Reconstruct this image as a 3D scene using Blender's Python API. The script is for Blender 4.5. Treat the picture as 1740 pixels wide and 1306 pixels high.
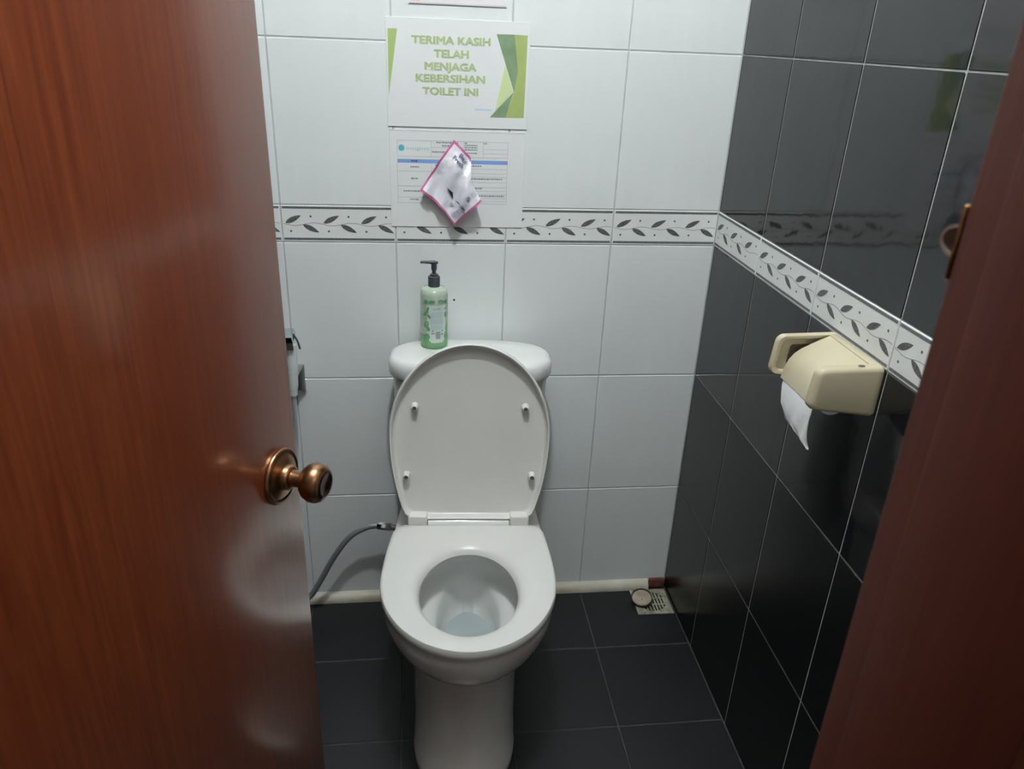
import bpy, bmesh, math, random
from mathutils import Matrix, Vector
random.seed(7)
for o in list(bpy.data.objects): bpy.data.objects.remove(o, do_unlink=True)
scene = bpy.context.scene
COL = scene.collection

# ------------------------------------------------------------------ camera
cam_data = bpy.data.cameras.new('camera')
cam = bpy.data.objects.new('camera', cam_data); COL.objects.link(cam)
R_ = Vector((0.99326644, -0.10955638, 0.03767195)); U_ = Vector((0.01152563, 0.41700429, 0.90883144)); F_ = Vector((0.11527765, 0.90227758, -0.41545907))
CAM = Vector((-0.44174, -1.72846, 1.44912))
cam.matrix_world = Matrix(((R_.x, U_.x, -F_.x, CAM.x), (R_.y, U_.y, -F_.y, CAM.y), (R_.z, U_.z, -F_.z, CAM.z), (0, 0, 0, 1)))
cam_data.sensor_width = 36.0
cam_data.lens = 26.802
cam_data.clip_start = 0.02
cam_data.dof.use_dof = True
cam_data.dof.focus_distance = 1.75
cam_data.dof.aperture_fstop = 14.0
scene.camera = cam

# ------------------------------------------------------------------ world and exposure
world = bpy.data.worlds.new('world'); scene.world = world
world.use_nodes = True
world.node_tree.nodes['Background'].inputs[0].default_value = (0.9, 0.95, 1.0, 1)
world.node_tree.nodes['Background'].inputs[1].default_value = 0.02
scene.view_settings.view_transform = 'Standard'
scene.view_settings.look = 'None'
scene.view_settings.gamma = 1.0
scene.view_settings.exposure = 0.0
scene.view_settings.use_curve_mapping = False
BULB_POWER = 965.0          # emission of the toilet's ceiling bulb
CORRIDOR_POWER = 210.0       # emission of the corridor's ceiling bulb
BULB_AT = (-0.41, -0.95, 2.66)
CORRIDOR_AT = (0.20, -2.35, 2.45)

# ------------------------------------------------------------------ materials
def lin(c):
    return tuple((x / 255 / 12.92) if x / 255 <= 0.04045 else ((x / 255 + 0.055) / 1.055) ** 2.4 for x in c)

def mat(name, rgb, rough=0.5, metal=0.0, coat=0.0, var=0.0, var_scale=8.0, bump=0.0, bump_scale=40.0, stretch=None, rgb2=None, spec=None, sss=0.0, bump_dist=0.002, trans=0.0):
    m = bpy.data.materials.new(name); m.use_nodes = True
    nt = m.node_tree; b = nt.nodes['Principled BSDF']
    c = tuple(rgb) + (1,)
    b.inputs['Base Color'].default_value = c
    b.inputs['Roughness'].default_value = rough
    b.inputs['Metallic'].default_value = metal
    b.inputs['Coat Weight'].default_value = coat
    b.inputs['Coat Roughness'].default_value = 0.12
    b.inputs['Transmission Weight'].default_value = trans
    if spec is not None: b.inputs['Specular IOR Level'].default_value = spec
    tc = nt.nodes.new('ShaderNodeTexCoord')
    src = tc.outputs['Object']
    if stretch:
        mp = nt.nodes.new('ShaderNodeMapping'); mp.inputs['Scale'].default_value = stretch[:3]
        if len(stretch) > 3: mp.inputs['Rotation'].default_value = stretch[3:]
        nt.links.new(src, mp.inputs[0]); src = mp.outputs[0]
    if var or rgb2:
        n = nt.nodes.new('ShaderNodeTexNoise'); n.inputs['Scale'].default_value = var_scale; n.inputs['Detail'].default_value = 5
        nt.links.new(src, n.inputs['Vector'])
        r = nt.nodes.new('ShaderNodeValToRGB')
        r.color_ramp.elements[0].position = 0.32; r.color_ramp.elements[1].position = 0.68
        nt.links.new(n.outputs['Fac'], r.inputs[0])
        if rgb2:
            r.color_ramp.elements[0].color = tuple(rgb2) + (1,); r.color_ramp.elements[1].color = c
        else:
            r.color_ramp.elements[0].color = tuple(x * (1 - var) for x in rgb) + (1,); r.color_ramp.elements[1].color = c
        nt.links.new(r.outputs[0], b.inputs['Base Color'])
    if bump:
        n2 = nt.nodes.new('ShaderNodeTexNoise'); n2.inputs['Scale'].default_value = bump_scale; n2.inputs['Detail'].default_value = 2
        nt.links.new(src, n2.inputs['Vector'])
        bp = nt.nodes.new('ShaderNodeBump'); bp.inputs['Strength'].default_value = bump; bp.inputs['Distance'].default_value = bump_dist
        nt.links.new(n2.outputs['Fac'], bp.inputs['Height']); nt.links.new(bp.outputs[0], b.inputs['Normal'])
    return m

def emit(name, rgb, s):
    m = bpy.data.materials.new(name); m.use_nodes = True
    nt = m.node_tree; nt.nodes.remove(nt.nodes['Principled BSDF'])
    e = nt.nodes.new('ShaderNodeEmission'); e.inputs[0].default_value = tuple(rgb) + (1,); e.inputs[1].default_value = s
    nt.links.new(e.outputs[0], nt.nodes['Material Output'].inputs[0])
    return m

def wood(name, c1, c2, c3, rough, coat=1.0, coat_rough=0.16, spec=0.5):
    m = mat(name, c1, rough, coat=coat, spec=spec)
    nt = m.node_tree; b = nt.nodes['Principled BSDF']
    tc = nt.nodes.new('ShaderNodeTexCoord')
    def nz(scale, sx, sz, detail):
        mp = nt.nodes.new('ShaderNodeMapping'); mp.inputs['Scale'].default_value = (sx, sx, sz)
        nt.links.new(tc.outputs['Object'], mp.inputs[0])
        n = nt.nodes.new('ShaderNodeTexNoise'); n.inputs['Scale'].default_value = scale; n.inputs['Detail'].default_value = detail
        n.inputs['Distortion'].default_value = 0.6
        nt.links.new(mp.outputs[0], n.inputs['Vector']); return n
    fine, broad = nz(6, 26, 1.0, 8), nz(1.6, 5, 0.7, 4)
    r = nt.nodes.new('ShaderNodeValToRGB')
    r.color_ramp.elements[0].position = 0.25; r.color_ramp.elements[0].color = tuple(c2) + (1,)
    r.color_ramp.elements[1].position = 0.72; r.color_ramp.elements[1].color = tuple(c1) + (1,)
    nt.links.new(fine.outputs['Fac'], r.inputs[0])
    mx = nt.nodes.new('ShaderNodeMix'); mx.data_type = 'RGBA'
    r2 = nt.nodes.new('ShaderNodeValToRGB'); r2.color_ramp.elements[0].position = 0.35; r2.color_ramp.elements[1].position = 0.75
    nt.links.new(broad.outputs['Fac'], r2.inputs[0])
    nt.links.new(r2.outputs[0], mx.inputs[0]); nt.links.new(r.outputs[0], mx.inputs[6]); mx.inputs[7].default_value = tuple(c3) + (1,)
    nt.links.new(mx.outputs[2], b.inputs['Base Color'])
    bp = nt.nodes.new('ShaderNodeBump'); bp.inputs['Strength'].default_value = 0.05; bp.inputs['Distance'].default_value = 0.0006
    nt.links.new(fine.outputs['Fac'], bp.inputs['Height']); nt.links.new(bp.outputs[0], b.inputs['Normal'])
    b.inputs['Coat Roughness'].default_value = coat_rough
    return m

M = {}
M['tile_white'] = mat('white_glazed_tile', (0.77, 0.80, 0.80), 0.16, var=0.035, var_scale=5, stretch=(3.2, 1, 0.45, 0, 0.35, 0), bump=0.06, bump_scale=9, bump_dist=0.001)
M['grout_white'] = mat('pale_grout', (0.55, 0.575, 0.57), 0.9, var=0.3, var_scale=14)
M['tile_dark'] = mat('charcoal_glazed_tile', (0.010, 0.0105, 0.012), 0.07, var=0.25, var_scale=60, bump=0.3, bump_scale=16, bump_dist=0.0016, spec=0.62)
M['tile_dark_dull'] = mat('dulled_charcoal_tile', (0.0065, 0.0066, 0.0072), 0.26, var=0.3, var_scale=30, bump=0.2, bump_scale=16, bump_dist=0.0016, spec=0.4)
M['grout_dark'] = mat('grey_grout', (0.42, 0.42, 0.42), 0.9, var=0.3, var_scale=30)
M['tile_floor'] = mat('black_floor_tile', (0.0065, 0.0068, 0.0082), 0.42, var=0.35, var_scale=7, bump=0.15, bump_scale=160, bump_dist=0.0006)
M['grout_floor'] = mat('floor_grout', (0.055, 0.055, 0.056), 0.9, var=0.4, var_scale=25)
M['border_white'] = mat('border_glaze', (0.78, 0.80, 0.78), 0.2, var=0.03)
M['border_line'] = mat('border_dark_line', (0.075, 0.08, 0.09), 0.45, rgb2=(0.18, 0.19, 0.20), var_scale=420)
M['border_leaf'] = mat('border_leaf', (0.05, 0.053, 0.06), 0.4, rgb2=(0.16, 0.165, 0.175), var_scale=330)
M['border_stem'] = mat('border_stem', (0.22, 0.23, 0.24), 0.4)
M['ceramic'] = mat('white_ceramic', (0.78, 0.785, 0.77), 0.10, coat=0.4, var=0.02)
M['ceramic_stained'] = mat('ceramic_bowl', (0.79, 0.785, 0.76), 0.12, coat=0.4, rgb2=(0.66, 0.56, 0.54), var_scale=7, stretch=(1, 1, 0.5))
M['plastic_white'] = mat('white_seat_plastic', (0.735, 0.725, 0.695), 0.28, var=0.03, var_scale=12)
M['rubber_grey'] = mat('grey_rubber', (0.06, 0.06, 0.058), 0.7)
M['water'] = mat('bowl_water', (0.60, 0.68, 0.69), 0.04, trans=0.35)
M['wood_door'] = wood('varnished_door_wood', lin((138, 70, 36)), lin((98, 38, 17)), lin((112, 48, 22)), 0.38)
M['wood_frame'] = wood('varnished_frame_wood', lin((84, 38, 25)), lin((64, 24, 15)), lin((72, 29, 18)), 0.6, 0.12, 0.4, 0.25)
M['bronze'] = mat('antique_bronze', lin((182, 138, 104)), 0.30, 1.0, rgb2=lin((132, 96, 70)), var_scale=35)
M['bronze_dark'] = mat('worn_bronze', lin((120, 86, 70)), 0.3, 1.0, rgb2=lin((70, 46, 36)), var_scale=60)
M['chrome'] = mat('chrome', (0.72, 0.74, 0.76), 0.10, 1.0)
M['braid'] = mat('braided_steel', (0.36, 0.37, 0.38), 0.42, 0.35, var=0.5, var_scale=900)
M['hose_white'] = mat('spray_hose', (0.62, 0.64, 0.66), 0.3, 0.3)
M['spray_white'] = mat('white_spray_plastic', (0.74, 0.76, 0.78), 0.22)
M['paper'] = mat('laminated_paper', (0.80, 0.815, 0.815), 0.22, var=0.02)
M['paper_pink'] = mat('pinkish_paper', (0.80, 0.775, 0.785), 0.3)
M['ink_green'] = mat('print_green', lin((168, 192, 122)), 0.35)
M['ink_green_dark'] = mat('print_dark_green', lin((136, 162, 126)), 0.35, rgb2=lin((120, 146, 112)), var_scale=30)
M['ink_lime'] = mat('print_lime', lin((174, 188, 118)), 0.35, rgb2=lin((160, 180, 110)), var_scale=30)
M['ink_pale'] = mat('print_pale_lime', lin((206, 222, 166)), 0.35)
M['ink_text'] = mat('print_text_green', lin((178, 194, 142)), 0.35)
M['ink_blue'] = mat('print_blue', lin((128, 164, 222)), 0.35)
M['ink_skyblue'] = mat('print_sky_blue', lin((176, 208, 236)), 0.35)
M['ink_teal'] = mat('print_teal', lin((92, 176, 196)), 0.35)
M['ink_tealpale'] = mat('print_pale_teal', lin((178, 200, 204)), 0.35)
M['ink_grey'] = mat('print_grey', lin((176, 182, 184)), 0.4)
M['ink_dark'] = mat('print_dark_grey', lin((140, 146, 150)), 0.4)
M['ink_red'] = mat('print_red', lin((226, 150, 140)), 0.4)
M['grime'] = mat('grimy_tape', lin((188, 186, 172)), 0.6, rgb2=lin((214, 216, 208)), var_scale=60)
M['sachet'] = mat('sachet_film', (0.74, 0.73, 0.79), 0.22, var=0.14, var_scale=26, bump=0.7, bump_scale=34, bump_dist=0.006)
M['sachet_pink'] = mat('sachet_pink_edge', lin((206, 104, 158)), 0.3, rgb2=lin((160, 74, 120)), var_scale=40, bump=0.3, bump_scale=40)
M['ink_navy'] = mat('print_navy', lin((84, 86, 128)), 0.4)
M['ink_black'] = mat('print_black', (0.02, 0.02, 0.025), 0.4)
M['ink_mid'] = mat('print_mid_grey', lin((150, 152, 172)), 0.4)
M['soap_green'] = mat('green_soap', lin((108, 164, 112)), 0.15, rgb2=lin((122, 174, 122)), var_scale=30)
M['soap_clear'] = mat('clear_bottle', lin((188, 198, 188)), 0.10, rgb2=lin((166, 184, 162)), var_scale=60)
M['label'] = mat('bottle_label', lin((204, 216, 210)), 0.3)
M['label_leaf'] = mat('label_leaf', lin((104, 158, 116)), 0.3)
M['pump'] = mat('charcoal_plastic', lin((62, 66, 74)), 0.35)
M['cream'] = mat('cream_plastic', lin((197, 187, 160)), 0.25, var=0.05, var_scale=20)
M['recess_shade'] = mat('painted_recess_shade', lin((92, 80, 62)), 0.7)  # dark tone painted in for the shade inside the holder's openings
M['tissue'] = mat('tissue_paper', (0.80, 0.82, 0.83), 0.95, bump=0.5, bump_scale=120, bump_dist=0.001)
M['trim_white'] = mat('dirty_white_trim', lin((200, 196, 184)), 0.45, rgb2=lin((176, 168, 150)), var_scale=14)
M['brick'] = mat('exposed_red_mortar', lin((128, 66, 58)), 0.95, rgb2=lin((70, 46, 40)), var_scale=60, bump=0.8, bump_scale=120)
M['drain'] = mat('stained_drain_plastic', lin((168, 164, 146)), 0.5, rgb2=lin((104, 102, 88)), var_scale=45)
M['drain_slot'] = mat('drain_dark', (0.008, 0.008, 0.007), 0.8)
M['cap_rim'] = mat('tarnished_metal', lin((92, 88, 76)), 0.45, 0.6, rgb2=lin((56, 50, 44)), var_scale=60)
M['cap_inside'] = mat('lime_scaled_inside', lin((168, 158, 142)), 0.7, rgb2=lin((140, 126, 110)), var_scale=40)
M['brass'] = mat('old_brass', lin((186, 146, 100)), 0.3, 0.9, rgb2=lin((120, 84, 56)), var_scale=80)
M['steel_loop'] = mat('worn_steel', lin((214, 206, 200)), 0.22, 0.8)
M['plaster'] = mat('painted_plaster', (0.72, 0.72, 0.70), 0.9, var=0.04)
M['ceiling'] = mat('ceiling_paint', (0.78, 0.79, 0.78), 0.9)
M['bulb'] = emit('bulb_glow', (0.94, 0.99, 1.0), BULB_POWER)
M['bulb_corridor'] = emit('corridor_glow', (1.0, 0.93, 0.82), CORRIDOR_POWER)
M['lamp_base'] = mat('lamp_white', (0.8, 0.8, 0.8), 0.4)

# ------------------------------------------------------------------ mesh helpers
class MB:
    """collects faces; .mi holds a material index per face"""
    def __init__(s): s.v, s.f, s.mi = [], [], []
    def add(s, vs, fs, mi=0):
        n = len(s.v); s.v += [tuple(p) for p in vs]
        for f in fs: s.f.append(tuple(i + n for i in f)); s.mi.append(mi)
    def poly(s, pts, mi=0): s.add(pts, [tuple(range(len(pts)))], mi)
    def box(s, x0, x1, y0, y1, z0, z1, bev=0.0, seg=1, mi=0):
        if bev <= 0:
            s.add([(x0, y0, z0), (x1, y0, z0), (x1, y1, z0), (x0, y1, z0), (x0, y0, z1), (x1, y0, z1), (x1, y1, z1), (x0, y1, z1)],
                  [(0, 3, 2, 1), (4, 5, 6, 7), (0, 1, 5, 4), (1, 2, 6, 5), (2, 3, 7, 6), (3, 0, 4, 7)], mi); return
        bm = bmesh.new(); bmesh.ops.create_cube(bm, size=1)
        for v in bm.verts: v.co = Vector((x0 + (v.co.x + .5) * (x1 - x0), y0 + (v.co.y + .5) * (y1 - y0), z0 + (v.co.z + .5) * (z1 - z0)))
        bmesh.ops.bevel(bm, geom=list(bm.edges), offset=bev, segments=seg, affect='EDGES', profile=0.5)
        bm.verts.index_update()
        s.add([v.co[:] for v in bm.verts], [tuple(v.index for v in f.verts) for f in bm.faces], mi); bm.free()
    def loft(s, rings, cap0=True, cap1=True, mi=0, mis=None):
        n = len(rings[0]); vs = [p for r in rings for p in r]; base = len(s.v)
        s.v += [tuple(p) for p in vs]
        for k in range(len(rings) - 1):
            for i in range(n):
                j = (i + 1) % n
                s.f.append((base + k * n + i, base + k * n + j, base + (k + 1) * n + j, base + (k + 1) * n + i)); s.mi.append(mis[k] if mis else mi)
        if cap0: s.f.append(tuple(base + i for i in reversed(range(n)))); s.mi.append(mis[0] if mis else mi)
        if cap1: s.f.append(tuple(base + (len(rings) - 1) * n + i for i in range(n))); s.mi.append(mis[-1] if mis else mi)
    def lathe(s, prof, centre=(0, 0, 0), axis='Z', n=32, mi=0, mis=None):
        """prof: (radius, height) list along the axis"""
        c = Vector(centre); rings = []
        for r, h in prof:
            ring = []
            for i in range(n):
                a = 2 * math.pi * i / n; p, q = max(r, 1e-5) * math.cos(a), max(r, 1e-5) * math.sin(a)
                ring.append(c + (Vector((p, q, h)) if axis == 'Z' else Vector((q, -h, p)) if axis == '-Y' else Vector((h, p, q))))
            rings.append(ring)
        s.loft(rings, True, True, mi, mis)
    def tube(s, pts, r, n=12, sub=6, mi=0):
        P = [Vector(p) for p in pts]; out = []
        if sub > 1:
            Q = [2 * P[0] - P[1]] + P + [2 * P[-1] - P[-2]]
            for k in range(1, len(Q) - 2):
                for t in [i / sub for i in range(sub)]:
                    a, b, c, d = Q[k - 1], Q[k], Q[k + 1], Q[k + 2]
                    out.append(0.5 * ((2 * b) + (c - a) * t + (2 * a - 5 * b + 4 * c - d) * t * t + (3 * b - a - 3 * c + d) * t ** 3))
            out.append(P[-1])
        else: out = P
        rings = []; up = Vector((0.3, 0.2, 0.93))
        for k, p in enumerate(out):
            t = (out[min(k + 1, len(out) - 1)] - out[max(k - 1, 0)]).normalized()
            a = (up - t * up.dot(t)).normalized(); b = t.cross(a); up = a
            rr = r[min(int(k / max(len(out) - 1, 1) * (len(r) - 1) + .5), len(r) - 1)] if isinstance(r, (list, tuple)) else r
            rings.append([p + a * rr * math.cos(2 * math.pi * i / n) + b * rr * math.sin(2 * math.pi * i / n) for i in range(n)])
        s.loft(rings, True, True, mi)

def setp(o, label=None, cat=None, group=None, kind=None):
    if label: o['label'] = label
    if cat: o['category'] = cat
    if group: o['group'] = group
    if kind: o['kind'] = kind
    return o

def mesh(name, mb, mats, smooth=None):
    me = bpy.data.meshes.new(name); me.from_pydata(mb.v, [], mb.f)
    for m in (mats if isinstance(mats, (list, tuple)) else [mats]): me.materials.append(M[m])
    me.polygons.foreach_set('material_index', mb.mi)
    bm = bmesh.new(); bm.from_mesh(me)
    closed = all(e.is_manifold for e in bm.edges)
    if closed: bmesh.ops.recalc_face_normals(bm, faces=list(bm.faces))
    bm.to_mesh(me); bm.free()
    if smooth is not None:
        me.polygons.foreach_set('use_smooth', [True] * len(me.polygons)); me.set_sharp_from_angle(angle=math.radians(smooth))
    me.update(); return me

def obj(name, mb, mats, parent=None, smooth=None, origin=None):
    """origin: world point that becomes the object's origin (top-level meshes)"""
    if origin is not None: mb.v = [(p[0] - origin[0], p[1] - origin[1], p[2] - origin[2]) for p in mb.v]
    o = bpy.data.objects.new(name, mesh(name, mb, mats, smooth)); COL.objects.link(o)
    if origin is not None: o.location = origin
    if parent: o.parent = parent
    return o

def empty(name, loc=(0, 0, 0), rz=0.0):
    o = bpy.data.objects.new(name, None); COL.objects.link(o); o.location = loc; o.rotation_euler = (0, 0, rz)
    o.empty_display_size = 0.05; return o

def inst(name, me, parent, loc, rot=(0, 0, 0)):
    o = bpy.data.objects.new(name, me); COL.objects.link(o); o.parent = parent; o.location = loc; o.rotation_euler = rot; return o

def text2d(body, x0, x1, zc, cap, bold=0.0, angle=0.0):
    """flat lettering as (verts2d, faces), fitted to x0..x1 and cap height"""
    cu = bpy.data.curves.new('t', 'FONT'); cu.body = body; cu.size = 1.0; cu.offset = bold; cu.resolution_u = 3
    ob = bpy.data.objects.new('t', cu); COL.objects.link(ob)
    dg = bpy.context.evaluated_depsgraph_get(); me = bpy.data.meshes.new_from_object(ob.evaluated_get(dg))
    vs = [v.co[:2] for v in me.vertices]; fs = [tuple(p.vertices) for p in me.polygons]
    bpy.data.objects.remove(ob, do_unlink=True); bpy.data.curves.remove(cu); bpy.data.meshes.remove(me)
    ax, bx = min(v[0] for v in vs), max(v[0] for v in vs)
    caps = 0.73
    if x1 is None: x1 = x0 + (bx - ax) * cap / caps
    out = [(x0 + (v[0] - ax) / (bx - ax) * (x1 - x0), zc - cap / 2 + v[1] / caps * cap) for v in vs]
    if angle:
        ca, sa = math.cos(angle), math.sin(angle); cx, cz = x0, zc
        out = [(cx + (x - cx) * ca - (z - cz) * sa, cz + (x - cx) * sa + (z - cz) * ca) for x, z in out]
    return out, fs

# ------------------------------------------------------------------ the setting
ROOM_L, ROOM_R, FRONT, CEIL = -0.87, 0.2515, -1.4285, 2.75
rows = [(0.0, 0.3396), (0.3396, 0.6756), (0.6756, 1.0116), ('b', 1.0116, 1.0938), (1.0938, 1.4298), (1.4298, 1.7658), (1.7658, 2.1018), (2.1018, 2.4378), (2.4378, CEIL)]
JW = 0.0026
def tile_mesh(w, h, m):
    mb = MB(); mb.box(-w / 2 + JW / 2, w / 2 - JW / 2, 0, 0.008, -h / 2 + JW / 2, h / 2 - JW / 2, 0.0012, 1)
    return mesh('tile', mb, m)
_cache = {}
def tile(parent, u0, u1, z0, z1, place, m, rot=(0, 0, 0), nm='tile'):
    key = (round(u1 - u0, 4), round(z1 - z0, 4), m)
    if key not in _cache: _cache[key] = tile_mesh(u1 - u0, z1 - z0, m)
    return inst(nm, _cache[key], parent, place((u0 + u1) / 2, (z0 + z1) / 2), rot)

def border_mesh(w, start=0.0):
    """printed border tile: white body, two dark lines, leaves, dots and a wavy stem; local x across, z from its bottom"""
    h = 0.0822; mb = MB()
    mb.box(-w / 2 + JW / 2, w / 2 - JW / 2, -0.0006, 0.008, -h / 2 + 0.0008, h / 2 - 0.0008, 0.001, 1, 0)
    Y = -0.0009; X = lambda u: u - w / 2; Z = lambda z: z - 1.0116 - h / 2
    for za, zb in ((1.0160, 1.0210), (1.0858, 1.0908)):
        mb.poly([(X(0.0035), Y, Z(za)), (X(w - 0.0035), Y, Z(za)), (X(w - 0.0035), Y, Z(zb)), (X(0.0035), Y, Z(zb))], 1)
    per = 0.0826
    def leaf(xa, za, xb, zb, wd):
        if xa < 0.003 or xb > w - 0.002: return
        d = Vector((xb - xa, zb - za)); L = d.length; d /= L; nn = Vector((-d.y, d.x)); pts = []
        N = 9
        for i in range(N + 1):
            t = i / N; hw = wd * (math.sin(math.pi * t ** 0.85)) ** 0.85; pts.append((t, hw))
        loop = [(t, hw) for t, hw in pts] + [(t, -hw) for t, hw in reversed(pts[1:-1])]
        mb.poly([(X(xa + d.x * L * t + nn.x * s_), Y, Z(za + d.y * L * t + nn.y * s_)) for t, s_ in reversed(loop)], 2)
    def dot(x, z, r=0.0024):
        if x < 0.004 or x > w - 0.004: return
        mb.poly([(X(x + r * math.cos(a)), Y, Z(z + r * math.sin(a))) for a in [2 * math.pi * i / 10 for i in range(10)]], 2)
    for k in range(-1, 4):
        o = k * per - start
        leaf(o + 0.0085, 1.0540, o + 0.0432, 1.0712, 0.0056)
        leaf(o + 0.0462, 1.0505, o + 0.0808, 1.0333, 0.0056)
        dot(o + 0.0640, 1.0690); dot(o + 0.0194, 1.0358)
    st = lambda u: 1.0515 + 0.0032 * math.cos(2 * math.pi * (u + start - 0.070) / per)
    N = 48; a0, a1 = 0.004, w - 0.004
    for i in range(N):
        u, v_ = a0 + (a1 - a0) * i / N, a0 + (a1 - a0) * (i + 1) / N
        mb.poly([(X(u), Y + .0001, Z(st(u) - .0005)), (X(v_), Y + .0001, Z(st(v_) - .0005)), (X(v_), Y + .0001, Z(st(v_) + .0005)), (X(u), Y + .0001, Z(st(u) + .0005))], 3)
    return mesh('border_tile', mb, ['border_white', 'border_line', 'border_leaf', 'border_stem'])

def tiled_wall(name, label, slab, cols, place, rot, m, grout):
    mb = MB(); mb.box(*slab)
    w = obj(name, mb, grout); setp(w, label, 'wall', kind='structure')
    bmesh_cache = {}
    for u0, u1, start in cols:
        for r in rows:
            if r[0] == 'b':
                k = (round(u1 - u0, 4), start)
                if k not in bmesh_cache: bmesh_cache[k] = border_mesh(u1 - u0, start)
                inst('border_tile', bmesh_cache[k], w, place((u0 + u1) / 2, (r[1] + r[2]) / 2), rot)
            else: tile(w, u0, u1, r[0], r[1], place, m + '_dull' if m == 'tile_dark' and r[0] < 0.5 else m, rot)
    return w

wall_back = tiled_wall('wall_back', 'white tiled back wall behind the toilet with a leaf-patterned border', (ROOM_L - .05, ROOM_R + .06, 0.0011, 0.06, -0.05, CEIL),
    [(ROOM_L, -0.75, 0.13)] + [(-0.75 + 0.25 * i, -0.5 + 0.25 * i, 0.0) for i in range(3)] + [(0.0, ROOM_R, 0.0)],
    lambda u, z: (u, 0.0, z), (0, 0, 0), 'tile_white', 'grout_white')
y1 = 0.2472
rcols = [(0.0, y1, 0.0)] + [(y1 + .25 * i, y1 + .25 * (i + 1), 0.0) for i in range(4)] + [(y1 + 1.0, -FRONT, 0.0)]
wall_right = tiled_wall('wall_right', 'charcoal glossy tiled wall on the right with a leaf-patterned border', (ROOM_R + 0.0011, ROOM_R + 0.06, FRONT, 0.0, -0.05, CEIL),
    rcols, lambda u, z: (ROOM_R, -u, z), (0, 0, -math.pi / 2), 'tile_dark', 'grout_dark')
wall_left = tiled_wall('wall_left', 'charcoal tiled wall hidden behind the open door', (ROOM_L - 0.06, ROOM_L - 0.0011, FRONT, 0.0, -0.05, CEIL),
    [(a, b, 0.0) for a, b, s in rcols], lambda u, z: (ROOM_L, -u, z), (0, 0, math.pi / 2), 'tile_dark', 'grout_dark')

# a small chipped hole in the tile beside the soap bottle
mb = MB(); mb.lathe([(0.0, 0.0006), (0.0022, 0.0005), (0.0026, 0.0)], (-0.3675, -0.0001, 0.8755), '-Y', 9)
obj('chip_mark', mb, 'drain_slot', wall_back)

# floor
mb = MB(); mb.box(ROOM_L - .05, ROOM_R + .05, FRONT, 0.05, -0.06, -0.0012)
floor = obj('floor', mb, 'grout_floor'); setp(floor, 'black square tiled toilet floor', 'floor', kind='structure')
xs = [ROOM_L, -0.75, -0.5, -0.25, 0.0, ROOM_R]; ys = [0.0, -0.236, -0.486, -0.736, -0.986, -1.236, FRONT]
for i in range(5):
    for j in range(6):
        w, d = xs[i + 1] - xs[i], ys[j] - ys[j + 1]; k = ('f', round(w, 4), round(d, 4))
        if k not in _cache:
            mb = MB(); mb.box(-w / 2 + .0018, w / 2 - .0018, -d / 2 + .0018, d / 2 - .0018, -0.008, 0, 0.0012, 1); _cache[k] = mesh('floor_tile', mb, 'tile_floor')
        inst('floor_tile', _cache[k], floor, ((xs[i] + xs[i + 1]) / 2, (ys[j] + ys[j + 1]) / 2, 0))

# ceiling over toilet and corridor
mb = MB(); mb.box(-1.9, 1.2, -3.3, 0.06, CEIL, CEIL + 0.08)
setp(obj('ceiling', mb, 'ceiling'), 'plain white painted ceiling', 'ceiling', kind='structure')

# door frame position
JX, JS = -0.2131, 0.033            # latch jamb's inner face, rebate depth
HX, HY = -0.845, -1.4285           # hinge line
OUT = -1.5515                      # corridor side of the frame
# front wall around the doorway
mb = MB()
mb.box(-1.9, HX - 0.045, OUT + .006, FRONT - .001, -0.05, CEIL); mb.box(JX + 0.045, 1.2, OUT + .006, FRONT - .001, -0.05, CEIL); mb.box(HX - 0.045, JX + 0.045, OUT + .006, FRONT - .001, 2.085, CEIL)
setp(obj('wall_front', mb, 'plaster'), 'plastered wall around the doorway', 'wall', kind='structure')
# corridor shell
mb = MB(); mb.box(-1.9, 1.2, -3.3, FRONT - .0005, -0.08, -0.002)
setp(obj('floor_corridor', mb, 'tile_floor'), 'dark corridor floor outside the door', 'floor', kind='structure')
mb = MB(); mb.box(-1.9, 1.2, -3.36, -3.3, -0.08, CEIL)
setp(obj('wall_rear', mb, 'plaster'), 'plastered corridor wall facing the door', 'wall', kind='structure')
mb = MB(); mb.box(-1.96, -1.9, -3.3, FRONT, -0.08, CEIL)
setp(obj('wall_corridor_left', mb, 'plaster'), 'plastered corridor end wall', 'wall', kind='structure')
mb = MB(); mb.box(1.2, 1.26, -3.3, FRONT, -0.08, CEIL)
setp(obj('wall_corridor_right', mb, 'plaster'), 'plastered corridor end wall on the far side', 'wall', kind='structure')

# white strip along the foot of the back wall, broken off at the right end
mb = MB()
prof = [(0.0, 0.0), (-0.020, 0.0), (-0.020, 0.008), (-0.017, 0.016), (-0.010, 0.023), (0.0, 0.026)]
rings = []
for x in (ROOM_L, -0.6, -0.3, 0.0, 0.15, 0.2):
    rings.append([(x, p[0] - 0.0002, p[1] + .0002) for p in prof])
mb.loft(rings)
setp(obj('baseboard_back', mb, 'trim_white', smooth=40), 'dirty white rounded strip along the foot of the back wall', 'baseboard', kind='structure')
mb = MB(); mb.box(0.203, 0.2495, -0.012, -0.0003, 0.0003, 0.030, 0.004, 2)
obj('mortar_patch', mb, 'brick', wall_back, 40)

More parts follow.
